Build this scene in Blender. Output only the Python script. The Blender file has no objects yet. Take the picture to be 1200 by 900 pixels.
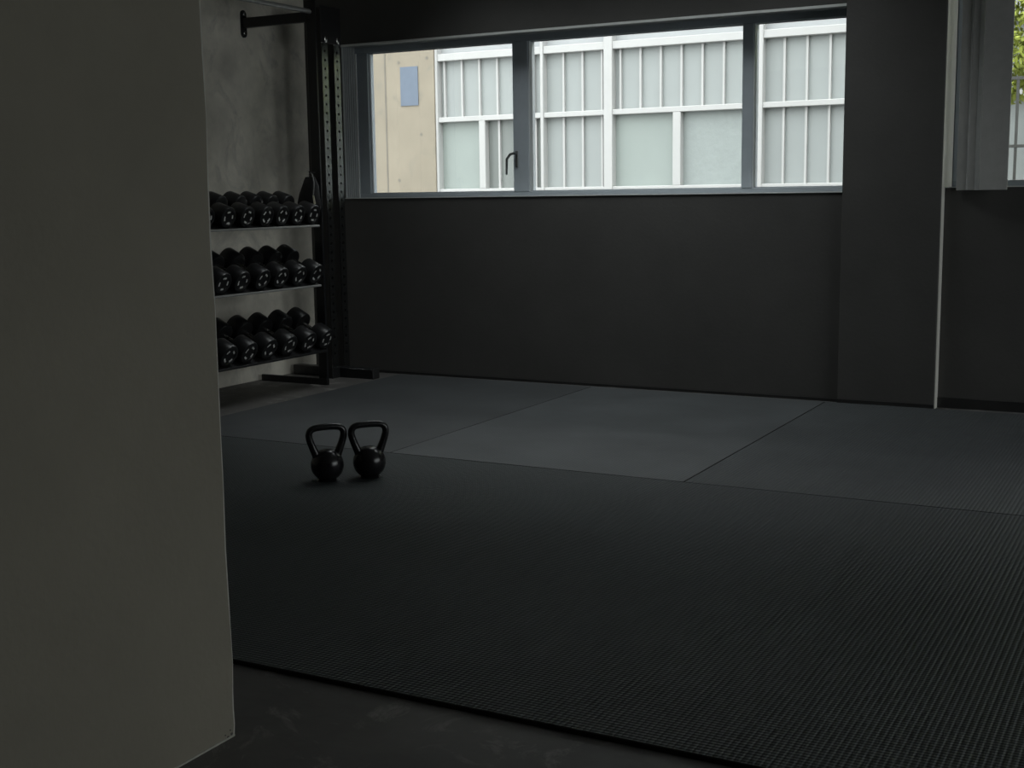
import bpy, math, random
from mathutils import Matrix, Vector

random.seed(7)
scene = bpy.context.scene
COL = scene.collection
PI = math.pi

# ------------------------------------------------------------------ camera
cam_d = bpy.data.cameras.new('camera')
cam_d.sensor_fit = 'HORIZONTAL'
cam_d.sensor_width = 36.0
cam_d.lens = 36.0 * 1495.28 / 1200.0
cam_d.clip_start = 0.05
cam_d.clip_end = 300
cam = bpy.data.objects.new('camera', cam_d)
COL.objects.link(cam)
cr = Vector((0.87999, 0.47479, -0.01387))
cu = Vector((-0.05782, 0.13606, 0.98901))
cf = Vector((-0.47146, 0.86952, -0.14719))
cam.matrix_world = Matrix(((cr.x, cu.x, -cf.x, 0), (cr.y, cu.y, -cf.y, 0), (cr.z, cu.z, -cf.z, 1.4), (0, 0, 0, 1)))
scene.camera = cam

# ------------------------------------------------------------------ sky and light
SKY = 6.4
world = bpy.data.worlds.new('overcast_sky')
scene.world = world
world.use_nodes = True
wb = world.node_tree.nodes['Background']
wb.inputs['Strength'].default_value = SKY
# CIE overcast sky: the zenith is three times as bright as the horizon
wn, wl = world.node_tree.nodes, world.node_tree.links
wt = wn.new('ShaderNodeTexCoord')
ws = wn.new('ShaderNodeSeparateXYZ')
wl.new(wt.outputs['Generated'], ws.inputs['Vector'])
wr0 = wn.new('ShaderNodeMapRange')
wr0.inputs['From Min'].default_value = 0.0
wr0.inputs['From Max'].default_value = 1.0
wr0.inputs['To Min'].default_value = 1 / 3
wr0.inputs['To Max'].default_value = 1.0
wl.new(ws.outputs['Z'], wr0.inputs['Value'])
wm = wn.new('ShaderNodeMixRGB')
wm.blend_type = 'MULTIPLY'
wm.inputs['Fac'].default_value = 1.0
wm.inputs['Color1'].default_value = (0.97, 0.99, 1.0, 1)
wl.new(wr0.outputs['Result'], wm.inputs['Color2'])
wl.new(wm.outputs['Color'], wb.inputs['Color'])


def portal(name, x0, x1, y, z0, z1):
    d = bpy.data.lights.new(name, 'AREA')
    d.shape = 'RECTANGLE'
    d.size = x1 - x0
    d.size_y = z1 - z0
    d.cycles.is_portal = True
    o = bpy.data.objects.new(name, d)
    COL.objects.link(o)
    o.location = ((x0 + x1) / 2, y, (z0 + z1) / 2)
    o.rotation_euler = (-PI / 2, 0, 0)      # faces -Y, into the room
    return o


portal('daylight_portal', -6.05, -2.05, 8.80, 1.385, 2.57)
portal('daylight_portal', -1.45, 3.6, 8.90, 1.40, 3.02)
p3 = portal('daylight_portal', -2.7, 2.7, 0, 0.6, 3.1)      # unseen window added in the right-hand wall
p3.location = (4.95, 5.5, 1.85)
p3.rotation_euler = (PI / 2, 0, PI / 2)
p4 = portal('daylight_portal', -5.0, -1.9, 0, 0, 0.9)       # unseen roof light added over the far mats
p4.location = (-3.45, 7.6, 3.46)
p4.rotation_euler = (0, 0, 0)

vs = scene.view_settings
vs.view_transform = 'Standard'
vs.look = 'None'
vs.exposure = 0.0
vs.gamma = 1.0
vs.use_curve_mapping = False
scene.cycles.use_denoising = True
scene.cycles.max_bounces = 16
scene.cycles.diffuse_bounces = 8
scene.cycles.glossy_bounces = 6
scene.cycles.transparent_max_bounces = 16
scene.cycles.sample_clamp_indirect = 4.0
scene.cycles.caustics_reflective = False
scene.cycles.caustics_refractive = False

# ------------------------------------------------------------------ materials
MATS = {}


def mat(name, col, rough=0.6, metal=0.0, var=0.0, vscale=4.0, bump=0.0, bscale=60.0, spec=0.5, stain=None, stretch=None):
    m = bpy.data.materials.new(name)
    m.use_nodes = True
    nt = m.node_tree
    n = nt.nodes
    b = n['Principled BSDF']
    b.inputs['Base Color'].default_value = (*col, 1)
    b.inputs['Roughness'].default_value = rough
    b.inputs['Metallic'].default_value = metal
    b.inputs['Specular IOR Level'].default_value = spec
    tc = n.new('ShaderNodeTexCoord')
    src = tc.outputs['Object']
    if stretch:
        mp = n.new('ShaderNodeMapping')
        mp.inputs['Scale'].default_value = stretch
        nt.links.new(src, mp.inputs['Vector'])
        src = mp.outputs['Vector']
    if var:
        t = n.new('ShaderNodeTexNoise')
        t.inputs['Scale'].default_value = vscale
        t.inputs['Detail'].default_value = 6
        t.inputs['Roughness'].default_value = 0.6
        nt.links.new(src, t.inputs['Vector'])
        r = n.new('ShaderNodeValToRGB')
        r.color_ramp.elements[0].position = 0.3
        r.color_ramp.elements[1].position = 0.7
        r.color_ramp.elements[0].color = (*[max(0, c * (1 - var)) for c in col], 1)
        r.color_ramp.elements[1].color = (*[min(1, c * (1 + var)) for c in col], 1)
        nt.links.new(t.outputs['Fac'], r.inputs['Fac'])
        out = r.outputs['Color']
        if stain:
            t2 = n.new('ShaderNodeTexNoise')
            t2.inputs['Scale'].default_value = stain[1]
            t2.inputs['Detail'].default_value = 8
            t2.inputs['Roughness'].default_value = 0.7
            t2.inputs['Distortion'].default_value = 1.5
            nt.links.new(tc.outputs['Object'], t2.inputs['Vector'])
            r2 = n.new('ShaderNodeValToRGB')
            r2.color_ramp.elements[0].position = stain[2]
            r2.color_ramp.elements[1].position = stain[3]
            r2.color_ramp.elements[0].color = (0, 0, 0, 1)
            r2.color_ramp.elements[1].color = (1, 1, 1, 1)
            nt.links.new(t2.outputs['Fac'], r2.inputs['Fac'])
            mx = n.new('ShaderNodeMixRGB')
            mx.inputs['Color2'].default_value = (*stain[0], 1)
            nt.links.new(r2.outputs['Color'], mx.inputs['Fac'])
            nt.links.new(out, mx.inputs['Color1'])
            out = mx.outputs['Color']
        nt.links.new(out, b.inputs['Base Color'])
    if bump:
        t3 = n.new('ShaderNodeTexNoise')
        t3.inputs['Scale'].default_value = bscale
        t3.inputs['Detail'].default_value = 4
        nt.links.new(tc.outputs['Object'], t3.inputs['Vector'])
        bp = n.new('ShaderNodeBump')
        bp.inputs['Strength'].default_value = bump
        bp.inputs['Distance'].default_value = 0.01
        nt.links.new(t3.outputs['Fac'], bp.inputs['Height'])
        nt.links.new(bp.outputs['Normal'], b.inputs['Normal'])
    MATS[name] = m
    return m


def glass_mat(name, tint=(0.97, 0.99, 0.985)):
    m = bpy.data.materials.new(name)
    m.use_nodes = True
    nt = m.node_tree
    n = nt.nodes
    n.remove(n['Principled BSDF'])
    tr = n.new('ShaderNodeBsdfTransparent')
    tr.inputs['Color'].default_value = (*tint, 1)
    gl = n.new('ShaderNodeBsdfGlossy')
    gl.inputs['Roughness'].default_value = 0.03
    fr = n.new('ShaderNodeFresnel')
    fr.inputs['IOR'].default_value = 1.45
    mx = n.new('ShaderNodeMixShader')
    nt.links.new(fr.outputs['Fac'], mx.inputs['Fac'])
    nt.links.new(tr.outputs['BSDF'], mx.inputs[1])
    nt.links.new(gl.outputs['BSDF'], mx.inputs[2])
    nt.links.new(mx.outputs['Shader'], n['Material Output'].inputs['Surface'])
    MATS[name] = m
    return m


def rib_mat(name, col, rough, px=0.0178, py=0.0155, strength=0.6):
    """rubber with moulded ribs along Y cut by finer cross grooves"""
    m = bpy.data.materials.new(name)
    m.use_nodes = True
    nt = m.node_tree
    n = nt.nodes
    b = n['Principled BSDF']
    b.inputs['Roughness'].default_value = rough
    b.inputs['Specular IOR Level'].default_value = 0.5
    tc = n.new('ShaderNodeTexCoord')
    sp = n.new('ShaderNodeSeparateXYZ')
    nt.links.new(tc.outputs['Object'], sp.inputs['Vector'])

    def math_(op, a, v=None, c=None):
        k = n.new('ShaderNodeMath')
        k.operation = op
        for i, s in enumerate((a, v, c)):
            if s is None:
                continue
            if isinstance(s, (int, float)):
                k.inputs[i].default_value = s
            else:
                nt.links.new(s, k.inputs[i])
        return k.outputs[0]
    sx = math_('SINE', math_('MULTIPLY', sp.outputs['X'], 2 * PI / px))
    sy = math_('SINE', math_('MULTIPLY', sp.outputs['Y'], 2 * PI / py))
    hx = math_('SMOOTH_MIN', math_('ADD', sx, 0.6), 0.9, 0.4)
    h = math_('ADD', math_('MULTIPLY', hx, 1.0), math_('MULTIPLY', sy, 0.38))
    bp = n.new('ShaderNodeBump')
    bp.inputs['Strength'].default_value = strength
    bp.inputs['Distance'].default_value = 0.0034
    nt.links.new(h, bp.inputs['Height'])
    nt.links.new(bp.outputs['Normal'], b.inputs['Normal'])
    # dusty wear, broad and faint
    t = n.new('ShaderNodeTexNoise')
    t.inputs['Scale'].default_value = 1.7
    t.inputs['Detail'].default_value = 7
    t.inputs['Roughness'].default_value = 0.65
    nt.links.new(tc.outputs['Object'], t.inputs['Vector'])
    r = n.new('ShaderNodeValToRGB')
    r.color_ramp.elements[0].position = 0.35
    r.color_ramp.elements[1].position = 0.75
    r.color_ramp.elements[0].color = (*[c * 0.85 for c in col], 1)
    r.color_ramp.elements[1].color = (*[c * 1.25 for c in col], 1)
    nt.links.new(t.outputs['Fac'], r.inputs['Fac'])
    nt.links.new(r.outputs['Color'], b.inputs['Base Color'])
    MATS[name] = m
    return m


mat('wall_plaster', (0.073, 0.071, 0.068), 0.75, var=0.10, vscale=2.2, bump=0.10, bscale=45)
mat('near_plaster', (0.258, 0.238, 0.192), 0.8, var=0.08, vscale=2.6, bump=0.12, bscale=50)
mat('bright_edge', (0.460, 0.450, 0.410), 0.8, var=0.15, vscale=30)  # worn partition corner; the bevel's highlight is put into this pale colour
mat('chip_dark', (0.07, 0.07, 0.065), 0.9, var=0.3, vscale=60)
mat('board_concrete', (0.760, 0.720, 0.630), 0.8, var=0.22, vscale=3.0, bump=0.15, bscale=35, stain=((0.50, 0.48, 0.43), 2.2, 0.52, 0.72))
mat('floor_concrete', (0.105, 0.100, 0.096), 0.55, var=0.22, vscale=3.5, bump=0.08, bscale=30, stain=((0.24, 0.232, 0.218), 4.0, 0.55, 0.68))
mat('ceiling_paint', (0.6, 0.6, 0.58), 0.85, var=0.05)
mat('reveal_paint', (0.33, 0.345, 0.35), 0.6, var=0.06, vscale=6)
mat('lit_reveal', (0.82, 0.80, 0.74), 0.7, var=0.06, vscale=6)  # window light on the pillar's side put into a paler colour
mat('trim_bright', (0.750, 0.770, 0.750), 0.5, var=0.06, vscale=8)  # lit edge of the long window recess put into a pale colour
mat('baseboard_black', (0.02, 0.02, 0.02), 0.55, var=0.2, vscale=8)
rib_mat('mat_rubber', (0.028, 0.035, 0.037), 0.6, strength=0.9)  # same grey rubber; light falloff towards the foreground put into a darker colour
rib_mat('mat_rubber_grey', (0.073, 0.080, 0.084), 0.6, strength=0.35)
rib_mat('mat_rubber_shaded', (0.055, 0.060, 0.063), 0.6, strength=0.35)  # same rubber as the middle mat, weaker light put into a darker colour
rib_mat('mat_rubber_ribbed', (0.060, 0.067, 0.070), 0.6, strength=0.8)
mat('mat_side', (0.012, 0.012, 0.012), 0.8, var=0.2, vscale=20)
mat('frame_alu', (0.380, 0.420, 0.460), 0.42, metal=0.0, var=0.05, vscale=10)
mat('gasket', (0.55, 0.58, 0.60), 0.5, var=0.05)
mat('handle_metal', (0.16, 0.17, 0.17), 0.35, metal=0.6, var=0.05)
glass_mat('window_glass')
mat('post_steel', (0.26, 0.27, 0.27), 0.27, metal=1.0, var=0.12, vscale=14)
mat('steel_black', (0.012, 0.013, 0.015), 0.28, var=0.15, vscale=20)
mat('steel_black_matt', (0.014, 0.014, 0.015), 0.45, var=0.15, vscale=20)
mat('lit_steel', (0.300, 0.300, 0.290), 0.3, var=0.1, vscale=20)  # highlights along the shelf lips and bar put into a lighter steel
mat('chrome', (0.62, 0.62, 0.60), 0.22, metal=1.0, var=0.05)
mat('rubber_head', (0.014, 0.014, 0.015), 0.36, var=0.2, vscale=25)
mat('mark_white', (0.850, 0.850, 0.820), 0.5, var=0.05)
mat('iron_black', (0.010, 0.010, 0.011), 0.24, var=0.2, vscale=30, bump=0.05, bscale=150)
mat('bag_fabric', (0.020, 0.020, 0.021), 0.75, var=0.2, vscale=30, bump=0.2, bscale=90)
mat('strap_grey', (0.22, 0.22, 0.22), 0.7, var=0.1, vscale=40)
mat('tag_cream', (0.72, 0.68, 0.52), 0.7, var=0.08, vscale=40)
mat('blind_dark', (0.420, 0.420, 0.410), 0.7, var=0.06, vscale=20)
mat('blind_edge', (0.62, 0.63, 0.63), 0.5, var=0.06, vscale=20)
mat('ext_concrete', (0.255, 0.222, 0.172), 0.85, var=0.10, vscale=1.2, bump=0.1, bscale=20, stain=((0.19, 0.175, 0.145), 1.5, 0.56, 0.74))
mat('ext_joint', (0.168, 0.152, 0.128), 0.9, var=0.1)
mat('ext_white', (0.415, 0.412, 0.405), 0.5, var=0.03, vscale=3)
mat('ext_panel', (0.279, 0.298, 0.293), 0.4, var=0.03, vscale=1.5)
mat('ext_flat', (0.260, 0.293, 0.275), 0.35, var=0.03, vscale=1.2)
mat('ext_pebbled', (0.265, 0.293, 0.284), 0.4, var=0.05, vscale=14, bump=0.6, bscale=14)
mat('ext_grey', (0.167, 0.181, 0.172), 0.3, var=0.10, vscale=8, stretch=(1, 1, 0.05))
mat('ext_spandrel', (0.327, 0.337, 0.342), 0.5, var=0.03)
mat('ext_wall', (0.256, 0.251, 0.237), 0.8, var=0.06)
mat('poster_blue', (0.118, 0.146, 0.192), 0.6, var=0.06, vscale=9)
mat('asphalt', (0.186, 0.186, 0.180), 0.9, var=0.15, vscale=3)
mat('fence_metal', (0.065, 0.065, 0.060), 0.5, var=0.1, vscale=20)
mat('bark', (0.16, 0.13, 0.10), 0.9, var=0.3, vscale=12)
mat('leaf', (0.250, 0.290, 0.040), 0.6, var=0.35, vscale=7)


# ------------------------------------------------------------------ mesh helpers
class MB:
    def __init__(self):
        self.v = []
        self.f = []
        self.mi = []

    def add(self, vs, fs, m=0):
        o = len(self.v)
        self.v += [tuple(p) for p in vs]
        self.f += [tuple(i + o for i in f) for f in fs]
        self.mi += [m] * len(fs)
        return self

    def box(self, x0, x1, y0, y1, z0, z1, m=0, c=0.0):
        if c <= 0:
            vs = [(x, y, z) for z in (z0, z1) for y in (y0, y1) for x in (x0, x1)]
            fs = [(0, 2, 3, 1), (4, 5, 7, 6), (0, 1, 5, 4), (2, 6, 7, 3), (0, 4, 6, 2), (1, 3, 7, 5)]
            return self.add(vs, fs, m)
        # chamfered box
        vs, idx = [], {}
        X, Y, Z = (x0, x1), (y0, y1), (z0, z1)
        for i in (0, 1):
            for j in (0, 1):
                for k in (0, 1):
                    sx, sy, sz = (1 - 2 * i), (1 - 2 * j), (1 - 2 * k)
                    for a in range(3):
                        p = [X[i] + sx * c, Y[j] + sy * c, Z[k] + sz * c]
                        p[a] = (X[i], Y[j], Z[k])[a]
                        idx[(i, j, k, a)] = len(vs)
                        vs.append(p)
        fs = []
        for a in range(3):
            b_, c_ = [q for q in range(3) if q != a]
            for s in (0, 1):
                loop = []
                for (u, w) in ((0, 0), (1, 0), (1, 1), (0, 1)):
                    key = [0, 0, 0]
                    key[a] = s
                    key[b_] = u
                    key[c_] = w
                    loop.append(idx[(*key, a)])
                flip = (s == 0) ^ (a == 1)
                fs.append(tuple(loop[::-1] if flip else loop))
        for a in range(3):          # edges parallel to axis a
            b_, c_ = [q for q in range(3) if q != a]
            for u in (0, 1):
                for w in (0, 1):
                    k0 = [0, 0, 0]
                    k1 = [0, 0, 0]
                    k0[b_] = k1[b_] = u
                    k0[c_] = k1[c_] = w
                    k1[a] = 1
                    q = (idx[(*k0, b_)], idx[(*k1, b_)], idx[(*k1, c_)], idx[(*k0, c_)])
                    flip = ((u == 0) ^ (w == 0)) ^ (a == 1)
                    fs.append(q if not flip else q[::-1])
        for i in (0, 1):
            for j in (0, 1):
                for k in (0, 1):
                    t = (idx[(i, j, k, 0)], idx[(i, j, k, 1)], idx[(i, j, k, 2)])
                    if (i + j + k) % 2 == 0:
                        t = t[::-1]
                    fs.append(t)
        return self.add(vs, fs, m)

    def lathe(self, prof, seg=24, m=0, cap=True, axis='Z', org=(0, 0, 0)):
        vs, fs = [], []
        for (r, h) in prof:
            for s in range(seg):
                a = 2 * PI * s / seg
                p = (r * math.cos(a), r * math.sin(a), h)
                if axis == 'X':
                    p = (p[2], p[0], p[1])
                elif axis == 'Y':
                    p = (p[1], p[2], p[0])
                vs.append((p[0] + org[0], p[1] + org[1], p[2] + org[2]))
        n = len(prof)
        for i in range(n - 1):
            for s in range(seg):
                t = (s + 1) % seg
                fs.append((i * seg + s, i * seg + t, (i + 1) * seg + t, (i + 1) * seg + s))
        if cap:
            fs.append(tuple(range(seg))[::-1])
            fs.append(tuple((n - 1) * seg + s for s in range(seg)))
        return self.add(vs, fs, m)

    def tube(self, pts, rad, seg=10, m=0, closed=False, flat=1.0):
        """sweep a circle (or ellipse) along points; rad is a number or a list"""
        pts = [Vector(p) for p in pts]
        n = len(pts)
        rads = rad if isinstance(rad, (list, tuple)) else [rad] * n
        t0 = (pts[1] - pts[0]).normalized()
        ref = Vector((0, 0, 1)) if abs(t0.z) < 0.9 else Vector((1, 0, 0))
        nrm = t0.cross(ref).normalized()
        vs, fs = [], []
        for i in range(n):
            if closed:
                t = (pts[(i + 1) % n] - pts[i - 1]).normalized()
            else:
                t = (pts[min(i + 1, n - 1)] - pts[max(i - 1, 0)]).normalized()
            nrm = (nrm - t * nrm.dot(t)).normalized()
            bi = t.cross(nrm)
            for s in range(seg):
                a = 2 * PI * s / seg
                vs.append(pts[i] + nrm * (rads[i] * math.cos(a)) + bi * (rads[i] * flat * math.sin(a)))
        for i in range(n if closed else n - 1):
            j = (i + 1) % n
            for s in range(seg):
                t = (s + 1) % seg
                fs.append((i * seg + s, i * seg + t, j * seg + t, j * seg + s))
        if not closed:
            fs.append(tuple(range(seg))[::-1])
            fs.append(tuple((n - 1) * seg + s for s in range(seg)))
        return self.add(vs, fs, m)

    def prism(self, poly, h0, h1, axis='Z', m=0):
        """extrude a 2-D polygon; axis Z: (x,y); axis Y: (x,z); axis X: (y,z)"""
        n = len(poly)

        def pt(p, h):
            if axis == 'Z':
                return (p[0], p[1], h)
            if axis == 'Y':
                return (p[0], h, p[1])
            return (h, p[0], p[1])
        vs = [pt(p, h0) for p in poly] + [pt(p, h1) for p in poly]
        fs = [tuple(range(n))[::-1], tuple(range(n, 2 * n))]
        for i in range(n):
            j = (i + 1) % n
            fs.append((i, j, n + j, n + i))
        return self.add(vs, fs, m)

    def mesh(self, name, mats, smooth=False):
        me = bpy.data.meshes.new(name)
        me.from_pydata(self.v, [], self.f)
        ms = mats if isinstance(mats, (list, tuple)) else [mats]
        for k in ms:
            me.materials.append(MATS[k])
        me.polygons.foreach_set('material_index', self.mi)
        me.update()
        import bmesh
        bm = bmesh.new()
        bm.from_mesh(me)
        bmesh.ops.recalc_face_normals(bm, faces=bm.faces)
        bm.to_mesh(me)
        bm.free()
        if smooth:
            me.polygons.foreach_set('use_smooth', [True] * len(me.polygons))
            me.set_sharp_from_angle(angle=math.radians(38))
        return me

    def build(self, name, mats, parent=None, smooth=False, **props):
        return put(name, self.mesh(name, mats, smooth), parent, **props)


def put(name, me, parent=None, loc=None, rot=None, **props):
    o = bpy.data.objects.new(name, me)
    COL.objects.link(o)
    if parent is not None:
        o.parent = parent
    if loc is not None:
        o.location = loc
    if rot is not None:
        o.rotation_euler = rot
    for k, v in props.items():
        o[k] = v
    return o


def thing(name, label, cat, loc=(0, 0, 0), rz=0.0, group=None):
    o = bpy.data.objects.new(name, None)
    o.empty_display_size = 0.1
    COL.objects.link(o)
    o.location = loc
    o.rotation_euler = (0, 0, rz)
    o['label'] = label
    o['category'] = cat
    if group:
        o['group'] = group
    return o


def copy_thing(root, loc, label, rot=None):
    r = root.copy()
    COL.objects.link(r)
    r.location = loc
    r['label'] = label
    if rot is not None:
        r.rotation_euler = rot
    for ch in list(root.children):
        c = ch.copy()
        COL.objects.link(c)
        c.parent = r
        for g in list(ch.children):
            d = g.copy()
            COL.objects.link(d)
            d.parent = c
    return r


def struct(name, mb, mats, label=None, parent=None):
    o = mb.build(name, mats, parent)
    o['kind'] = 'structure'
    if label:
        o['label'] = label
    return o


# ------------------------------------------------------------------ the room
XL = -6.40          # left wall face
XR = 4.60           # right wall face
YB = -3.20          # wall behind the camera
YW = 8.42           # window wall face
YP = 8.36           # pillar face
YN = 8.46           # recessed wall right of the pillar
YO = 8.72           # outer face of the window wall
ZC = 3.30           # ceiling
Z1, Z2 = 1.385, 2.57        # window 1 opening
X1, X2 = -6.05, -2.06
XP0, XP1 = -2.085, -1.466   # pillar
ZR1, ZR2 = 1.405, 3.02      # window 2 opening
XR1, XR2 = XP1, 3.60

struct('floor', MB().box(XL - 0.3, XR + 0.3, YB - 0.3, YO, -0.2, 0.0), 'floor_concrete', 'dark polished concrete floor showing beside the mats')
SX0, SX1, SY0, SY1 = -5.0, -1.9, 7.15, 8.05      # opening for the added roof light
cb = MB()
cb.box(XL - 0.3, XR + 0.3, YB - 0.3, SY0, ZC, ZC + 0.14)
cb.box(XL - 0.3, XR + 0.3, SY1, YO + 0.14, ZC, ZC + 0.14)
cb.box(XL - 0.3, SX0, SY0, SY1, ZC, ZC + 0.14)
cb.box(SX1, XR + 0.3, SY0, SY1, ZC, ZC + 0.14)
struct('ceiling', cb, 'ceiling_paint', 'plain grey ceiling above the room')
struct('wall_left', MB().box(XL - 0.3, XL, YB - 0.3, YO, 0, ZC), 'board_concrete', 'smooth grey concrete wall behind the dumbbell rack')
ZS0, ZS1 = 0.6, 3.1
wq = MB()
wq.box(XR, XR + 0.3, YB - 0.3, YO, 0, ZS0)
wq.box(XR, XR + 0.3, YB - 0.3, YO, ZS1, ZC)
wq.box(XR, XR + 0.3, YB - 0.3, 2.8, ZS0, ZS1)
wq.box(XR, XR + 0.3, 8.2, YO, ZS0, ZS1)
struct('wall_right', wq, 'wall_plaster', 'grey plaster side wall with an added wide window')
struct('wall_front', MB().box(XL, XR, YB - 0.3, YB, 0, ZC), 'wall_plaster', 'grey plaster wall behind the viewer')

wb_ = MB()
wb_.box(XL, XP0, YW, YO, 0, Z1)
wb_.box(XL, XP0, YW, YO, Z2, ZC)
wb_.box(XL, X1, YW, YO, Z1, Z2)
wb_.box(X2, XP0 + 0.02, YW, YO, Z1, Z2)
struct('wall_back', wb_, 'wall_plaster', 'dark grey plaster wall below the long strip window')

wp_ = MB().box(XP0, XP1, YP, YO + 0.14, 0, ZC, c=0.006)
struct('wall_pillar', wp_, 'wall_plaster', 'grey plastered pillar between the two windows')
struct('trim_1', MB().box(XP1, XP1 + 0.004, YP + 0.008, 8.70, 0.0, ZR2), 'lit_reveal', 'side of the pillar with its window light put into a pale colour')

wr_ = MB()
wr_.box(XP1, XR, YN, YO + 0.14, 0, ZR1)
wr_.box(XP1, XR, YN, YO + 0.14, ZR2, ZC)
wr_.box(XR2, XR, YN, YO + 0.14, ZR1, ZR2)
struct('wall_recess', wr_, 'wall_plaster', 'recessed dark wall under the right-hand window')

struct('baseboard_back', MB().box(XL, XP0, YW - 0.012, YW, 0, 0.02), 'baseboard_black', 'low black skirting along the window wall')
struct('baseboard_right', MB().box(XP1 + 0.004, XR, YN - 0.012, YN, 0, 0.065), 'baseboard_black', 'black skirting right of the pillar')
struct('baseboard_pillar', MB().box(XP0, XP1, YP - 0.010, YP, 0, 0.03), 'baseboard_black', 'black skirting round the pillar foot')

# near partition wall with a softened corner
XN, YE = -2.174, 2.46
c = 0.010
near = MB()
rows = [0.0, 0.03, 0.07, 0.12] + [0.2 + 0.155 * i for i in range(21)]
rows[-1] = ZC
prev = None
for zi, z in enumerate(rows):
    k = c * (1 + 0.5 * math.sin(z * 9.0) * math.sin(z * 23.0))
    if zi == 0:
        k = 0.016
    if zi == 1:
        k = 0.011
    poly = [(XN - 0.32, YB, z), (XN, YB, z), (XN, YE - k, z), (XN - k * 0.3, YE - k * 0.3, z), (XN - k, YE, z), (XN - 0.32, YE, z)]
    o0 = len(near.v)
    near.v += poly
    if prev is not None:
        for i in range(6):
            j = (i + 1) % 6
            near.f.append((prev + i, prev + j, o0 + j, o0 + i))
            near.mi.append(1 if i in (2, 3) else 0)
    prev = o0
near.f.append((0, 1, 2, 3, 4, 5))
near.mi.append(0)
near.f.append(tuple(prev + i for i in range(6)))
near.mi.append(0)
nearw = struct('wall_partition', near, ['near_plaster', 'bright_edge'], 'large pale plaster partition wall filling the left foreground')
struct('trim_2', MB().box(XN, XN + 0.003, YB, YE - 0.012, 0.0, 0.0045), 'bright_edge', 'pale line along the foot of the partition')
for (dy, z, s) in ((0.022, 0.009, 0.0045), (0.036, 0.006, 0.0035), (0.026, 0.021, 0.0022), (0.046, 0.014, 0.002)):
    ch = MB()
    ring = [(XN + 0.0006, YE - dy + s * 1.3 * math.cos(a) * random.uniform(.6, 1.2), max(0.0008, z + s * math.sin(a) * random.uniform(.6, 1.2))) for a in [i * PI / 4 for i in range(8)]]
    back = [(XN - 0.004, p[1], p[2]) for p in ring]
    ch.add(ring + back, [tuple(range(8))] + [(i, (i + 1) % 8, 8 + (i + 1) % 8, 8 + i) for i in range(8)])
    ch.build('plaster_chip', 'chip_dark', nearw)


# ------------------------------------------------------------------ windows
def window(name, label, x0, x1, z0, z1, yf, glass, posts, top=0.045, bot=0.035, side=0.10, trim=True):
    w = thing(name, label, 'window')
    del w['category']
    w['kind'] = 'structure'
    d0, d1 = yf - 0.02, yf + 0.07
    MB().box(x0, x1, d0, d1, z1 - top, z1, c=0.003).build('frame_head', 'frame_alu', w)
    MB().box(x0, x1, d0, d1, z0, z0 + bot, c=0.003).build('frame_sill', 'frame_alu', w)
    MB().box(x0, x0 + side, d0, d1, z0 + bot, z1 - top, c=0.003).build('frame_jamb', 'frame_alu', w)
    MB().box(x1 - 0.05, x1, d0, d1, z0 + bot, z1 - top, c=0.003).build('frame_jamb', 'frame_alu', w)
    for (a, b) in posts:
        p = MB().box(a, b, d0 - 0.006, d1, z0 + bot, z1 - top, c=0.003).build('mullion', 'frame_alu', w)
        MB().box(b, b + 0.009, d0 + 0.002, d1, z0 + bot, z1 - top).build('gasket', 'gasket', p)
    for (a, b) in glass:
        g = MB().box(a, b, yf + 0.020, yf + 0.026, z0 + bot, z1 - top).build('window_pane', 'window_glass', w)
        # thin glazing bead round the pane
        bd = MB()
        bd.box(a, a + 0.006, yf + 0.006, yf + 0.020, z0 + bot, z1 - top)
        bd.box(b - 0.006, b, yf + 0.006, yf + 0.020, z0 + bot, z1 - top)
        bd.box(a + 0.006, b - 0.006, yf + 0.006, yf + 0.020, z0 + bot, z0 + bot + 0.006)
        bd.box(a + 0.006, b - 0.006, yf + 0.006, yf + 0.020, z1 - top - 0.006, z1 - top)
        bd.build('glazing_bead', 'gasket', g)
    return w


YF = 8.62
w1 = window('window_1', 'long three-pane strip window in a grey metal frame', X1, X2, Z1, Z2, YF,
            [(-5.93, -4.62), (-4.49, -2.84), (-2.765, -2.11)], [(-4.62, -4.49), (-2.84, -2.765)], top=0.052, bot=0.035, side=0.12)
# lever handle on the opening sash
hd = MB().box(-4.600, -4.578, YF - 0.036, YF - 0.026, 1.60, 1.72, c=0.003).build('handle_plate', 'handle_metal', w1)
hl = MB()
hl.tube([(-4.589, YF - 0.036, 1.70), (-4.589, YF - 0.075, 1.70)], 0.009, 10)
hl.tube([(-4.589, YF - 0.072, 1.702), (-4.62, YF - 0.076, 1.695), (-4.650, YF - 0.076, 1.66), (-4.655, YF - 0.074, 1.545)], [0.010, 0.010, 0.010, 0.008], 10)
hl.build('handle_lever', 'handle_metal', hd, smooth=True)

# grey lining of the window recess, with its lit room-side edge put into a pale bead
rv = MB()
rv.box(X1, X1 + 0.004, YW + 0.001, YF - 0.02, Z1, Z2)
rv.box(X1 + 0.004, X2, YW + 0.001, YF - 0.02, Z2 - 0.004, Z2)
for i, yy in enumerate((8.45, 8.475, 8.50, 8.53, 8.56)):
    rv.box(X1 + 0.004, X1 + 0.009, yy, yy + 0.008, Z1, Z2 - 0.004)
struct('trim_3', rv, 'reveal_paint', 'grey grooved lining of the window recess')
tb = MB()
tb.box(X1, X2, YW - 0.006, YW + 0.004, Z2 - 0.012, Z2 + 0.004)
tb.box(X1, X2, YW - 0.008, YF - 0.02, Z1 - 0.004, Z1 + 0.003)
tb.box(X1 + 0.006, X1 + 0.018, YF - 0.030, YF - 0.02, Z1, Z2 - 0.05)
struct('edge_highlight', tb, 'trim_bright', 'thin pale strip standing in for the lit edge of the long window recess')

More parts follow.
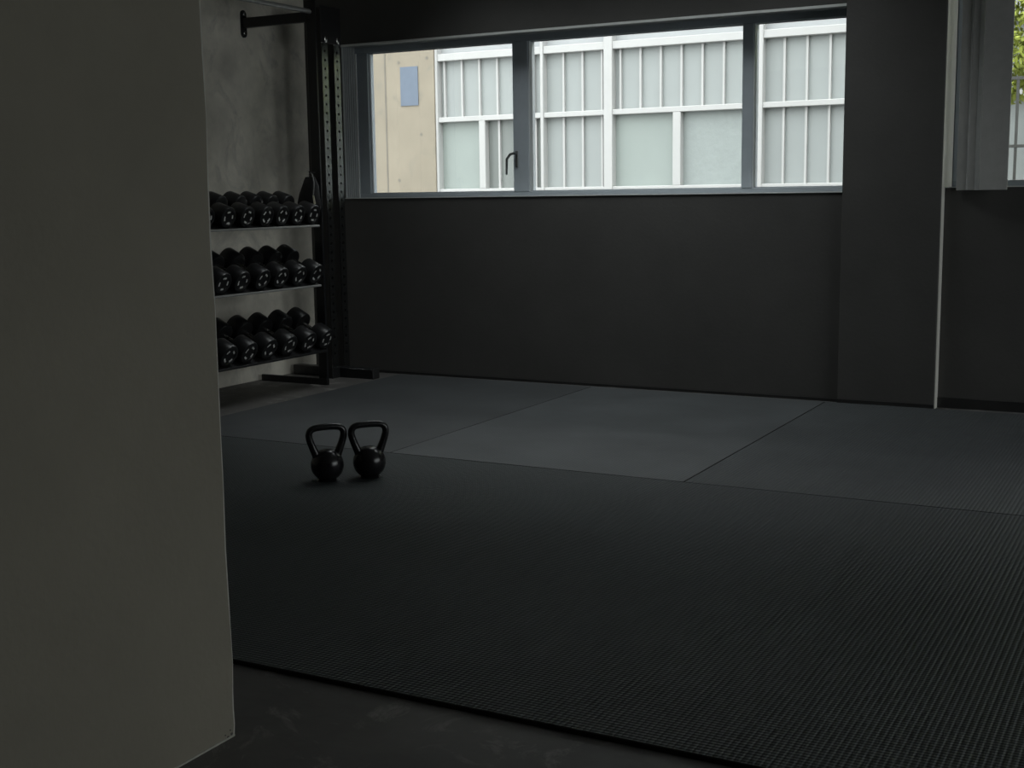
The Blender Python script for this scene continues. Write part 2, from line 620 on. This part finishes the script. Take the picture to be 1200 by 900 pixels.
YF2 = 8.76
w2 = window('window_2', 'tall window right of the pillar looking onto a fence and a tree', XR1, XR2, ZR1, ZR2, YF2,
            [(-1.40, 0.10), (0.18, 1.75), (1.83, 3.55)], [(0.10, 0.18), (1.75, 1.83)], top=0.05, bot=0.035, side=0.055)
struct('trim_5', MB().box(XP1 + 0.004, XR2, YN - 0.006, YF2 - 0.02, ZR1 - 0.004, ZR1 + 0.003), 'trim_bright', 'thin pale sill of the right-hand window')

# window added in the right-hand wall, out of view, for more interior light
w3 = thing('fill_window', 'wide unseen window added in the right-hand side wall for fill light', 'window')
del w3['category']
w3['kind'] = 'structure'
MB().box(XR + 0.10, XR + 0.19, 2.8, 8.2, ZS0, ZS0 + 0.05, c=0.003).build('frame_sill', 'frame_alu', w3)
MB().box(XR + 0.10, XR + 0.19, 2.8, 8.2, ZS1 - 0.05, ZS1, c=0.003).build('frame_head', 'frame_alu', w3)
for yy in (2.8, 4.58, 6.36, 8.14):
    MB().box(XR + 0.10, XR + 0.19, yy, yy + 0.06, ZS0 + 0.05, ZS1 - 0.05, c=0.003).build('mullion', 'frame_alu', w3)
for yy in (2.86, 4.64, 6.42):
    MB().box(XR + 0.14, XR + 0.146, yy, yy + 1.72, ZS0 + 0.05, ZS1 - 0.05).build('window_pane', 'window_glass', w3)

# unseen roof light added over the far mats to brighten them and the wall
w4 = thing('fill_roof_light', 'long narrow unseen roof light added in the ceiling near the window wall', 'window')
del w4['category']
w4['kind'] = 'structure'
for xx in (SX0, -4.12, -3.02, SX1 - 0.04):
    MB().box(xx, xx + 0.04, SY0, SY1, ZC + 0.09, ZC + 0.14).build('glazing_bar', 'frame_alu', w4)
for (a, b) in ((SX0 + 0.04, -4.12), (-4.08, -3.02), (-2.98, SX1 - 0.04)):
    MB().box(a, b, SY0, SY1, ZC + 0.11, ZC + 0.118).build('window_pane', 'window_glass', w4)

# ------------------------------------------------------------------ floor mats
MT = 0.015


def floor_mat(label, x0, x1, y0, y1, m, t=MT):
    mb = MB()
    cc = 0.003
    mb.box(x0, x1, y0, y1, 0.0, t - cc, 1)
    # domed top sheet with chamfered rim
    vs = [(x0, y0, t - cc), (x1, y0, t - cc), (x1, y1, t - cc), (x0, y1, t - cc),
          (x0 + cc, y0 + cc, t), (x1 - cc, y0 + cc, t), (x1 - cc, y1 - cc, t), (x0 + cc, y1 - cc, t)]
    mb.add(vs, [(4, 5, 6, 7)], 0)
    mb.add(vs, [(0, 1, 5, 4), (1, 2, 6, 5), (2, 3, 7, 6), (3, 0, 4, 7)], 1)
    o = mb.build('rubber_floor_mat', [m, 'mat_side'])
    o['label'] = label
    o['category'] = 'floor mat'
    o['group'] = 'rubber floor mats'
    return o


YS = 5.685
floor_mat('wide ribbed rubber mat, toned darker for light falloff, covering the whole foreground floor', -6.1, 3.9, 2.855, YS - 0.0035, 'mat_rubber')
floor_mat('rubber mat in the far row, toned darker for weaker light, beside the dumbbell rack', -5.50, -3.848, YS, 8.30, 'mat_rubber_shaded')
floor_mat('greyish rubber mat in the far row, middle one under the long window', -3.845, -2.149, YS, 8.30, 'mat_rubber_grey')
floor_mat('ribbed dark rubber mat in the far row, in front of the pillar', -2.1455, -0.45, YS, 8.30, 'mat_rubber_ribbed')
floor_mat('ribbed dark rubber mat in the far row, past the right edge of view', -0.447, 1.25, YS, 8.30, 'mat_rubber_ribbed')

# ------------------------------------------------------------------ kettlebells
def kettlebell_parts(root, s=1.0):
    R = 0.083 * s
    prof = []
    zc = 0.079 * s
    prof.append((0.052 * s, 0.0))
    prof.append((0.056 * s, 0.002 * s))
    a0 = math.asin((0.008 * s - zc) / R) if abs((0.008 * s - zc) / R) < 1 else -1.2
    for i in range(15):
        a = a0 + (0.99 - a0) * i / 14
        prof.append((R * math.cos(a), zc + R * math.sin(a)))
    prof.append((0.040 * s, 0.1525 * s))
    prof.append((0.030 * s, 0.1555 * s))
    prof.append((0.004 * s, 0.157 * s))
    MB().lathe(prof, 32).build('bell', 'iron_black', root, smooth=True)
    # handle: thick horns rising and spreading from the shoulders, rounded corners, level grip
    half = [(0.050, 0.118), (0.063, 0.150), (0.076, 0.182), (0.086, 0.212), (0.089, 0.234), (0.084, 0.253), (0.070, 0.265), (0.050, 0.2695), (0.025, 0.271)]
    rad = [0.022, 0.020, 0.0185, 0.0180, 0.0175, 0.0170, 0.0165, 0.0165, 0.0165]
    pts = [(-x * s, 0, z * s) for x, z in half] + [(0, 0, 0.2713 * s)] + [(x * s, 0, z * s) for x, z in reversed(half)]
    rr = [r * s for r in rad] + [0.0165 * s] + [r * s for r in reversed(rad)]
    # resample smoothly
    P = [Vector(p) for p in pts]
    fine, fr = [], []
    for i in range(len(P) - 1):
        p0, p1, p2, p3 = P[max(i - 1, 0)], P[i], P[i + 1], P[min(i + 2, len(P) - 1)]
        for k in range(4):
            t = k / 4
            fine.append(0.5 * ((2 * p1) + (p2 - p0) * t + (2 * p0 - 5 * p1 + 4 * p2 - p3) * t * t + (3 * p1 - p0 - 3 * p2 + p3) * t ** 3))
            fr.append(rr[i] * (1 - t) + rr[i + 1] * t)
    fine.append(P[-1])
    fr.append(rr[-1])
    MB().tube(fine, fr, 16).build('handle', 'iron_black', root, smooth=True)


kb = thing('kettlebell', 'black cast iron kettlebell on the mat, nearer to the partition wall', 'kettlebell', (-3.745, 4.985, MT), math.radians(52), 'pair of kettlebells')
kettlebell_parts(kb, 0.985)
copy_thing(kb, (-3.598, 5.135, MT), 'black cast iron kettlebell on the mat, the one nearer the mat seam', (0, 0, math.radians(50)))

# ------------------------------------------------------------------ dumbbell rack
rack = thing('dumbbell_rack', 'black steel three-shelf rack of dumbbells fixed to the concrete wall', 'rack', (XL, 6.7, 0))
XFACE, Y0R, Y1R = -5.62, 5.45, 7.671
DB = [dict(z=1.270, th=math.radians(18), r=0.0725, ys=[6.520, 6.711, 6.910, 7.081, 7.257, 7.434], lip=1.172, row='top'),
      dict(z=0.843, th=math.radians(25), r=0.0775, ys=[6.440, 6.630, 6.842, 7.039, 7.245, 7.444], lip=0.727, row='middle'),
      dict(z=0.362, th=math.radians(27), r=0.0820, ys=[6.465, 6.667, 6.880, 7.099, 7.325, 7.535], lip=0.235, row='bottom')]


def local(o_parent, mb):
    """shift a mesh built in world coordinates into its parent's frame"""
    l = o_parent.location
    mb.v = [(p[0] - l.x, p[1] - l.y, p[2] - l.z) for p in mb.v]
    return mb


for d in DB:
    th, r = d['th'], d['r']
    # tray surface passes below the heads, parallel to the dumbbell axis
    ux, uz = -math.cos(th), math.sin(th)          # from the front towards the wall
    nx, nz = math.sin(th), math.cos(th)           # up from the tray
    fx, fz = XFACE - nx * (r + 0.001), d['z'] - nz * (r + 0.001)
    t0, t1, tk = -0.016, 0.40, 0.006
    A = (fx + ux * t0, fz + uz * t0)
    B = (fx + ux * t1, fz + uz * t1)
    poly = [A, B, (B[0] - nx * tk, B[1] - nz * tk), (A[0] - nx * tk, A[1] - nz * tk)]
    y1 = d['ys'][-1] + (0.06 if d['row'] != 'bottom' else 0.02)
    sh = local(rack, MB().prism(poly, Y0R, y1, 'Y')).build('shelf', 'steel_black_matt', rack)
    # rolled front lip; upper ones lightened as a highlight, bottom one left dark
    lx = A[0]
    lz = A[1]
    lp = MB().box(lx - 0.004, lx + 0.008, Y0R, y1, lz - 0.010, lz + 0.005, c=0.003)
    local(rack, lp).build('shelf_lip', 'steel_black_matt' if d['row'] == 'bottom' else 'lit_steel', sh)
    # bracket under the tray, bolted to the upright
    q0, q1 = 0.125, 0.175
    bp = [(fx + ux * q0 - nx * tk, fz + uz * q0 - nz * tk), (fx + ux * q1 - nx * tk, fz + uz * q1 - nz * tk),
          (fx + ux * q1 - nx * 0.03, fz + uz * q1 - nz * 0.03), (fx + ux * q0 - nx * 0.03, fz + uz * q0 - nz * 0.03)]
    local(rack, MB().prism(bp, y1 - 0.15, Y1R, 'Y')).build('bracket', 'steel_black_matt', sh)

for yy in (Y0R - 0.02, 7.68):
    up = MB().box(-5.812, -5.732, yy - 0.009, yy + 0.009, 0.0, 2.95, c=0.003)
    u = local(rack, up).build('upright', 'steel_black', rack)
    for (bx, bz) in ((-5.790, 2.745), (-5.752, 2.735), (-5.785, 2.665)):
        bt = MB().lathe([(0.011, 0.0), (0.011, 0.006), (0.007, 0.009)], 10, axis='Y', org=(bx, 0, bz))
        bt.v = [(p[0], yy - 0.0145 - p[1], p[2]) for p in bt.v]
        local(rack, bt).build('bolt', 'steel_black_matt', u)
    gp = MB().box(-5.822, -5.722, yy - 0.014, yy - 0.0095, 2.64, 2.80, c=0.002)
    local(rack, gp).build('gusset_plate', 'steel_black_matt', u)
    ft = local(rack, MB().box(-6.36, -5.732, yy - 0.012, yy + 0.012, 0.0, 0.05, c=0.003)).build('base_bar', 'steel_black_matt', rack)
    am = local(rack, MB().box(XL + 0.006, -5.812, yy - 0.02, yy + 0.02, 2.650, 2.722, c=0.004)).build('wall_arm', 'steel_black', rack)
    fl = MB()
    zc_, hh, rw = 2.681, 0.068, 0.032
    poly = [(yy + rw * math.cos(a), zc_ + hh + rw * math.sin(a)) for a in [PI * i / 8 for i in range(9)]] + \
           [(yy + rw * math.cos(a), zc_ - hh + rw * math.sin(a)) for a in [PI + PI * i / 8 for i in range(9)]]
    fl.prism(poly, XL, XL + 0.008, 'X')
    f_ = local(rack, fl).build('wall_flange', 'steel_black_matt', am)
    for zz in (zc_ + hh, zc_ - hh):
        b_ = MB().lathe([(0.013, XL + 0.008), (0.013, XL + 0.015), (0.008, XL + 0.019)], 10, axis='X', org=(0, yy, zz))
        local(rack, b_).build('bolt', 'chrome', am, smooth=True)
bar = MB().tube([(-5.772, Y0R - 0.02, 2.722), (-5.772, 7.671, 2.722)], 0.017, 14)
local(rack, bar).build('pull_up_bar', 'lit_steel', rack, smooth=True)
bar = MB().box(-5.80, -5.745, Y0R - 0.011, 7.671, 2.80, 2.86, c=0.004)
local(rack, bar).build('top_beam', 'steel_black', rack)

# ------------------------------------------------------------------ dumbbells
def dumbbell_proto(r, name_label, seed):
    """axis along local X: end face at x=0 (towards the room), body runs to -x"""
    rnd = random.Random(seed)
    root = thing('dumbbell', name_label, 'dumbbell', group='round-head dumbbells on the rack')
    HL, L = 0.125, 0.365
    b = 0.012
    prof = [(r * 0.60, -0.006), (r * 0.66, 0.0), (r - b, 0.0), (r - b * 0.35, -b * 0.25), (r, -b), (r, -HL + b), (r - b * 0.4, -HL + b * 0.3), (r - b * 1.4, -HL), (0.024, -HL - 0.002)]
    MB().lathe(prof, 28, axis='X').build('head', 'rubber_head', root, smooth=True)
    prof2 = [(q, -L - h) for q, h in prof]
    MB().lathe(prof2, 28, axis='X').build('head', 'rubber_head', root, smooth=True)
    MB().lathe([(0.0155, -HL + 0.002), (0.0165, -HL - 0.02), (0.0185, -L / 2), (0.0165, -L + HL + 0.02), (0.0155, -L + HL - 0.002)], 16, axis='X').build('handle', 'chrome', root, smooth=True)
    # raised white print on the end face: four short arcs round the face
    a0 = rnd.uniform(0, 2 * PI)
    for k in range(4):
        a = a0 + k * PI / 2 + rnd.uniform(-0.12, 0.12)
        w = rnd.uniform(0.28, 0.42)
        ri, ro = r * 0.44, r * 0.60
        n = 5
        vs = []
        for i in range(n):
            t = a - w + 2 * w * i / (n - 1)
            vs.append((-0.0045, ri * math.cos(t), ri * math.sin(t)))
            vs.append((-0.0045, ro * math.cos(t), ro * math.sin(t)))
        vs += [(-0.0065, p[1], p[2]) for p in vs]
        fs = [(2 * i, 2 * i + 1, 2 * i + 3, 2 * i + 2) for i in range(n - 1)]
        m_ = 2 * n
        fs += [(m_ + 2 * i, m_ + 2 * i + 2, m_ + 2 * i + 3, m_ + 2 * i + 1) for i in range(n - 1)]
        for i in range(n - 1):
            fs.append((2 * i, 2 * i + 2, m_ + 2 * i + 2, m_ + 2 * i))
            fs.append((2 * i + 1, m_ + 2 * i + 1, m_ + 2 * i + 3, 2 * i + 3))
        fs += [(0, m_, m_ + 1, 1), (2 * n - 2, 2 * n - 1, m_ + 2 * n - 1, m_ + 2 * n - 2)]
        MB().add(vs, fs).build('face_mark', 'mark_white', root)
    return root


ordinal = ['end', 'second', 'third', 'fourth', 'fifth', 'sixth', 'seventh', 'eighth', 'ninth']
for d in DB:
    ys = list(reversed(d['ys']))
    while len(ys) < 9:
        ys.append(ys[-1] - 0.205)
    proto = None
    for i, y in enumerate(ys):
        if i == 0:
            lab = 'black dumbbell on the %s rack shelf, the one nearest the window wall' % d['row']
        else:
            lab = 'black dumbbell on the %s rack shelf, %s counting from the window wall' % (d['row'], ordinal[i])
        loc = (XFACE, y, d['z'])
        # tilt: body rises towards the wall; roll each bell about its own axis
        roll = random.uniform(-1.3, 1.3)
        rot = (Matrix.Rotation(d['th'], 3, 'Y') @ Matrix.Rotation(roll, 3, 'X')).to_euler()
        if proto is None:
            proto = dumbbell_proto(d['r'], lab, 11)
            proto.location = loc
            proto.rotation_euler = rot
        else:
            copy_thing(proto, loc, lab, rot)

# ------------------------------------------------------------------ power rack posts by the window
pr = thing('power_rack', 'black perforated steel double post on a long foot in the window corner', 'rack', (-5.94, 8.08, 0))
PX1, PX0 = -5.90, -5.975


def holed_post(y0, y1, z0, z1, hole_z0, pitch, rad):
    mb = MB()
    w = 0.004
    # the three plain walls of the tube
    mb.box(PX0, PX1 - w, y0, y0 + w, z0, z1, 1)
    mb.box(PX0, PX1 - w, y1 - w, y1, z0, z1, 1)
    mb.box(PX0, PX0 + w, y0 + w, y1 - w, z0, z1, 1)
    mb.box(PX0 + w, PX1 - w, y0 + w, y1 - w, z1 - w, z1, 1)
    # the perforated front wall, one cell per hole
    yc = (y0 + y1) / 2
    zs = []
    z = hole_z0
    while z > z0 + pitch * 0.7:
        zs.append(z)
        z -= pitch
    zs.reverse()
    N = 12

    def cell(a, b, zh):
        outer, inner = [], []
        for i in range(N):
            t = 2 * PI * (i + 0.5) / N
            cy, cz = math.cos(t), math.sin(t)
            k = min(((y1 - y0) / 2) / max(abs(cy), 1e-6), ((b - zh) if cz > 0 else (zh - a)) / max(abs(cz), 1e-6))
            outer.append((PX1, yc + cy * k, zh + cz * k))
            inner.append((PX1, yc + cy * rad, zh + cz * rad))
        inn = [(PX1 - 0.03, p[1], p[2]) for p in inner]
        corners = [(PX1, y1, b), (PX1, y0, b), (PX1, y0, a), (PX1, y1, a)]
        vs = outer + inner + inn + corners
        fs, fd = [], []
        for i in range(N):
            j = (i + 1) % N
            fs.append((i, j, N + j, N + i))
            fd.append((N + i, N + j, 2 * N + j, 2 * N + i))
        fd.append(tuple(2 * N + i for i in range(N)))
        # fill the four corners between the fan and the cell rectangle
        for ci, (yy, zz) in enumerate(((y1, b), (y0, b), (y0, a), (y1, a))):
            best = None
            for i in range(N):
                j = (i + 1) % N
                pi_, pj = outer[i], outer[j]
                on_y = lambda p: abs(p[1] - yy) < 1e-6
                on_z = lambda p: abs(p[2] - zz) < 1e-6
                if (on_y(pi_) and on_z(pj)) or (on_z(pi_) and on_y(pj)):
                    best = (i, j)
            if best:
                fs.append((best[0], 3 * N + ci, best[1]))
        mb.add(vs, fs)
        mb.add(vs, fd, 1)
    prevz = z0
    for i, zh in enumerate(zs):
        nb = (zh + zs[i + 1]) / 2 if i + 1 < len(zs) else zh + pitch / 2
        a = prevz if i == 0 else prevz
        if i == 0 and zh - pitch / 2 > z0:
            mb.box(PX1 - w, PX1, y0, y1, z0, zh - pitch / 2)
            a = zh - pitch / 2
        cell(a, nb, zh)
        prevz = nb
    mb.box(PX1 - w, PX1, y0, y1, prevz, z1)
    return mb


for (a, b) in ((7.967, 8.042), (8.120, 8.195)):
    p = local(pr, holed_post(a, b, 0.08, 2.80, 2.482, 0.0655, 0.0115)).build('upright', ['post_steel', 'baseboard_black'], pr)
    bo = MB().lathe([(0.016, PX1 + 0.006), (0.016, PX1 + 0.014), (0.010, PX1 + 0.018)], 12, axis='X', org=(0, (a + b) / 2, 2.570))
    bo.v = [(x, y, 2.570 + (z - 2.570) * 1.6) for x, y, z in bo.v]
    local(pr, bo).build('bolt', 'chrome', p, smooth=True)
local(pr, MB().box(PX1 + 0.0005, PX1 + 0.007, 7.955, 8.205, 2.54, 2.812, c=0.002)).build('top_plate', 'steel_black_matt', pr)
local(pr, MB().box(PX0, PX1, 7.967, 8.195, 0.0, 0.08, c=0.004)).build('base_plate', 'steel_black_matt', pr)
ft = local(pr, MB().box(-6.36, -5.60, 8.06, 8.14, 0.0, 0.078, c=0.005)).build('foot', 'steel_black', pr)
local(pr, MB().box(-5.60, -5.585, 8.056, 8.144, 0.0, 0.082, c=0.004)).build('end_cap', 'baseboard_black', ft)
local(pr, MB().box(PX0 + 0.002, PX0 + 0.03, 8.042, 8.120, 2.70, 2.76)).build('spacer', 'steel_black_matt', pr)

# ------------------------------------------------------------------ bag on the top shelf
bag = thing('gym_bag', 'small black bag with a grey strap and cream tag hanging from the steel upright', 'bag', (-5.805, 7.615, 1.30))
prof = [(0.0, 0.085, 0.030), (0.01, 0.100, 0.038), (0.06, 0.102, 0.042), (0.12, 0.090, 0.038), (0.18, 0.072, 0.032), (0.225, 0.052, 0.022), (0.245, 0.042, 0.012)]
vs, fs = [], []
SEG = 20
for (z, rx, ry) in prof:
    for q in range(SEG):
        a = 2 * PI * q / SEG
        wob = 1 + 0.05 * math.sin(3 * a + z * 40)
        vs.append((0.10 * z + rx * wob * math.cos(a), ry * wob * math.sin(a), z))
for i in range(len(prof) - 1):
    for q in range(SEG):
        t = (q + 1) % SEG
        fs.append((i * SEG + q, i * SEG + t, (i + 1) * SEG + t, (i + 1) * SEG + q))
fs.append(tuple(range(SEG)))
fs.append(tuple((len(prof) - 1) * SEG + q for q in range(SEG)))
MB().add(vs, fs).build('bag_body', 'bag_fabric', bag, smooth=True)
MB().tube([(0.040, 0.0, 0.262), (0.070, -0.030, 0.240), (0.083, -0.038, 0.205), (0.086, -0.046, 0.16), (0.084, -0.052, 0.115)], [0.0045] * 5, 8, flat=1.6).build('strap', 'strap_grey', bag, smooth=True)
tg = MB()
tg.add([(0.079, -0.056, 0.112), (0.091, -0.054, 0.110), (0.101, -0.052, 0.050), (0.090, -0.056, 0.042),
        (0.079, -0.053, 0.112), (0.091, -0.051, 0.110), (0.101, -0.049, 0.050), (0.090, -0.053, 0.042)],
       [(0, 1, 2, 3), (7, 6, 5, 4), (0, 4, 5, 1), (1, 5, 6, 2), (2, 6, 7, 3), (3, 7, 4, 0)])
tg.build('tag', 'tag_cream', bag)
MB().tube([(0.026 + 0.014 * math.cos(a), 0, 0.256 + 0.020 * math.sin(a)) for a in [2 * PI * i / 12 for i in range(12)]], 0.003, 6, closed=True).build('ring', 'chrome', bag, smooth=True)
hk = MB().tube([(-5.779, 7.671, 1.578), (-5.779, 7.605, 1.574), (-5.779, 7.600, 1.586)], 0.005, 8)
local(rack, hk).build('hook', 'steel_black_matt', rack)

# ------------------------------------------------------------------ panel blind in the second window
bl = thing('panel_blind', 'stack of dark grey blind panels hanging beside the right-hand window', 'blind', (-1.235, 8.38, 1.38))
for (x0, x1, y) in ((-1.388, -1.330, 8.425), (-1.318, -1.278, 8.405), (-1.247, -1.082, 8.375)):
    p = local(bl, MB().box(x0, x1, y - 0.006, y + 0.006, 1.384, 3.22, c=0.002)).build('panel', 'blind_dark', bl)
    if x0 < -1.26:
        e1 = -1.310 if x0 < -1.33 else -1.249
        local(bl, MB().box(x1, e1, y - 0.008, y + 0.008, 1.384, 3.22, c=0.002)).build('panel_edge', 'blind_edge', p)
local(bl, MB().box(-1.42, 3.6, 8.35, 8.44, 3.22, 3.28, c=0.004)).build('head_rail', 'frame_alu', bl)

# ------------------------------------------------------------------ outside: building across the lane
struct('ground', MB().box(-30, 30, YO, 40, -0.35, -0.2), 'asphalt', 'paved lane outside the windows')
FY = 16.0
bd = thing('opposite_building', 'white-framed building with frosted glass panels seen through the long window', 'building', (-6.0, FY, -0.2))


def fb(name, mb, m, parent=bd, **k):
    return local(bd, mb).build(name, m, parent, **k)


ZT = 7.4
fb('wall_core', MB().box(-18, 14, FY + 0.20, FY + 4.0, -0.2, ZT), 'ext_wall')
pil = fb('concrete_pier', MB().box(-13.2, -9.82, FY - 0.10, FY + 0.2, -0.2, ZT), 'ext_concrete')
fb('joint', MB().box(-10.665, -10.640, FY - 0.104, FY - 0.10, -0.2, ZT), 'ext_joint', pil)
for (x, z) in ((-10.95, 2.45), (-10.05, 2.27), (-10.45, 1.62), (-10.41, 3.30), (-9.93, 3.34), (-11.6, 2.4), (-11.6, 3.3)):
    fb('tie_hole', MB().lathe([(0.025, FY - 0.103), (0.022, FY - 0.098)], 10, axis='Y', org=(x, 0, z)), 'ext_joint', pil)

# white grid
def rail(z0, z1, x0=-9.82, x1=14.0, y=0.06):
    return fb('rail', MB().box(x0, x1, FY - y, FY + 0.2, z0, z1, c=0.006), 'ext_white')


def post(x0, x1, z0, z1, y=0.08):
    return fb('mullion', MB().box(x0, x1, FY - y, FY + 0.2, z0, z1, c=0.006), 'ext_white')


rail(3.285, 3.385)
rail(2.430, 2.500)
rail(1.385, 1.485)
rail(0.55, 0.65)
rail(4.35, 4.45)
rail(7.2, ZT, y=0.2)
bays = [-9.82, -8.11, -7.12, -5.06, -3.0, -0.95, 1.10, 3.15, 5.2]
for x in (-8.11,):
    post(x - 0.022, x + 0.022, -0.2, 7.2)
for x in (-7.12, -5.06, -3.0, -0.95, 1.10, 3.15, 5.2):
    post(x - 0.062, x + 0.062, -0.2, 7.2)
post(-9.82, -9.78, -0.2, 7.2)


def glazing(x0, x1, z0, z1, m, rib=True, first=0.14, pitch=0.287, depth=0.05):
    g = fb('glass_panel', MB().box(x0, x1, FY + depth, FY + depth + 0.02, z0, z1), m)
    if rib:
        x = x0 + first
        while x < x1 - 0.03:
            fb('rib', MB().box(x - 0.014, x + 0.014, FY + depth - 0.045, FY + depth, z0, z1), 'ext_white', g)
            x += pitch
    return g


UP = (2.500, 3.285)
LO = (1.485, 2.430)
edges = [(-9.78, -8.132, 0.07), (-8.088, -7.182, 0.27), (-7.058, -5.122, 0.085), (-4.998, -3.062, 0.25), (-2.938, -1.012, 0.2), (-0.888, 1.038, 0.2), (1.162, 3.088, 0.2), (3.212, 5.138, 0.2)]
for i, (a, b, f0) in enumerate(edges):
    glazing(a, b, *UP, 'ext_panel', True, f0)
    glazing(a, b, 3.385, 4.35, 'ext_spandrel', False)
    glazing(a, b, 4.45, 7.2, 'ext_panel', True, f0)
    glazing(a, b, 0.65, 1.385, 'ext_spandrel', False)
    glazing(a, b, -0.2, 0.55, 'ext_spandrel', False)
# lower band: flat, clear and pebbled panes between the ribbed ones
glazing(-9.78, -9.12, *LO, 'ext_flat', False)
fb('mullion', MB().box(-9.12, -9.02, FY - 0.06, FY + 0.2, *LO, c=0.006), 'ext_white')
g = glazing(-9.02, -8.132, *LO, 'ext_grey', True, 0.19, 0.58)
glazing(-8.088, -7.182, *LO, 'ext_panel', True, 0.27)
glazing(-7.058, -6.205, *LO, 'ext_flat', False)
fb('mullion', MB().box(-6.205, -6.095, FY - 0.06, FY + 0.2, *LO, c=0.006), 'ext_white')
glazing(-6.095, -5.122, *LO, 'ext_pebbled', False)
for (a, b, f0) in edges[3:]:
    glazing(a, b, *LO, 'ext_panel', True, f0)

ps = MB().box(-10.385, -10.085, FY - 0.112, FY - 0.1045, 2.685, 3.235).build('wall_poster', 'poster_blue')
ps['label'] = 'blue-grey poster stuck on the concrete pier outside'
ps['category'] = 'poster'

# metal fence outside the second window
fn = thing('metal_fence', 'thin dark metal fence outside the right-hand window', 'fence', (1.2, 11.5, -0.2))
for z in (2.292, 1.737, 0.2):
    local(fn, MB().box(-1.75, 4.4, 11.485, 11.515, z - 0.012, z + 0.012)).build('rail', 'fence_metal', fn)
x = -1.712
k = 0
while x < 4.4:
    r_ = 0.011
    local(fn, MB().box(x - r_, x + r_, 11.489, 11.511, -0.2, 2.30)).build('bar', 'fence_metal', fn)
    x += 0.278
    k += 1

# tree behind the fence
tr = thing('leafy_tree', 'yellow-green leafy tree outside the right-hand window', 'tree', (0.1, 13.6, -0.2))
MB().tube([(0, 0, 0), (0.05, 0, 1.2), (0.0, 0.05, 2.4), (0.1, 0, 3.4)], [0.14, 0.11, 0.08, 0.04], 10).build('trunk', 'bark', tr, smooth=True)
for k in range(6):
    a = k * 1.05
    MB().tube([(0, 0.03, 2.0 + 0.15 * k), (0.6 * math.cos(a), 0.5 * math.sin(a), 2.7 + 0.15 * k), (1.4 * math.cos(a), 0.9 * math.sin(a), 3.1 + 0.2 * k)], [0.04, 0.028, 0.012], 6).build('branch', 'bark', tr)
lf = MB()
rl = random.Random(3)
cl = [(-1.6, -0.2, 3.2, 0.75), (-0.9, 0, 3.7, 0.9), (-1.75, 0.1, 3.9, 0.7), (0, 0, 4.1, 1.2), (0.9, 0.2, 3.5, 1.0), (1.6, 0, 3.2, 0.8), (0.3, -0.2, 3.0, 0.8), (-1.5, 0.2, 4.7, 0.8), (0.8, 0, 4.9, 1.0), (-1.9, -0.1, 2.75, 0.38)]
for (cx, cy, cz, cr_) in cl:
    for q in range(int(5000 * cr_ * cr_)):
        v = Vector((rl.gauss(0, 1), rl.gauss(0, 1), rl.gauss(0, 1))).normalized() * cr_ * rl.uniform(0.35, 1.0) ** 0.6
        p = Vector((cx, cy, cz)) + v
        u = Vector((rl.gauss(0, 1), rl.gauss(0, 1), rl.gauss(0, 1))).normalized()
        w = u.orthogonal().normalized()
        s = rl.uniform(0.028, 0.052)
        lf.add([p - u * s, p + w * s * 0.45, p + u * s, p - w * s * 0.45], [(0, 1, 2, 3)])
lo = lf.build('foliage', 'leaf', tr)
lo['kind'] = 'stuff'
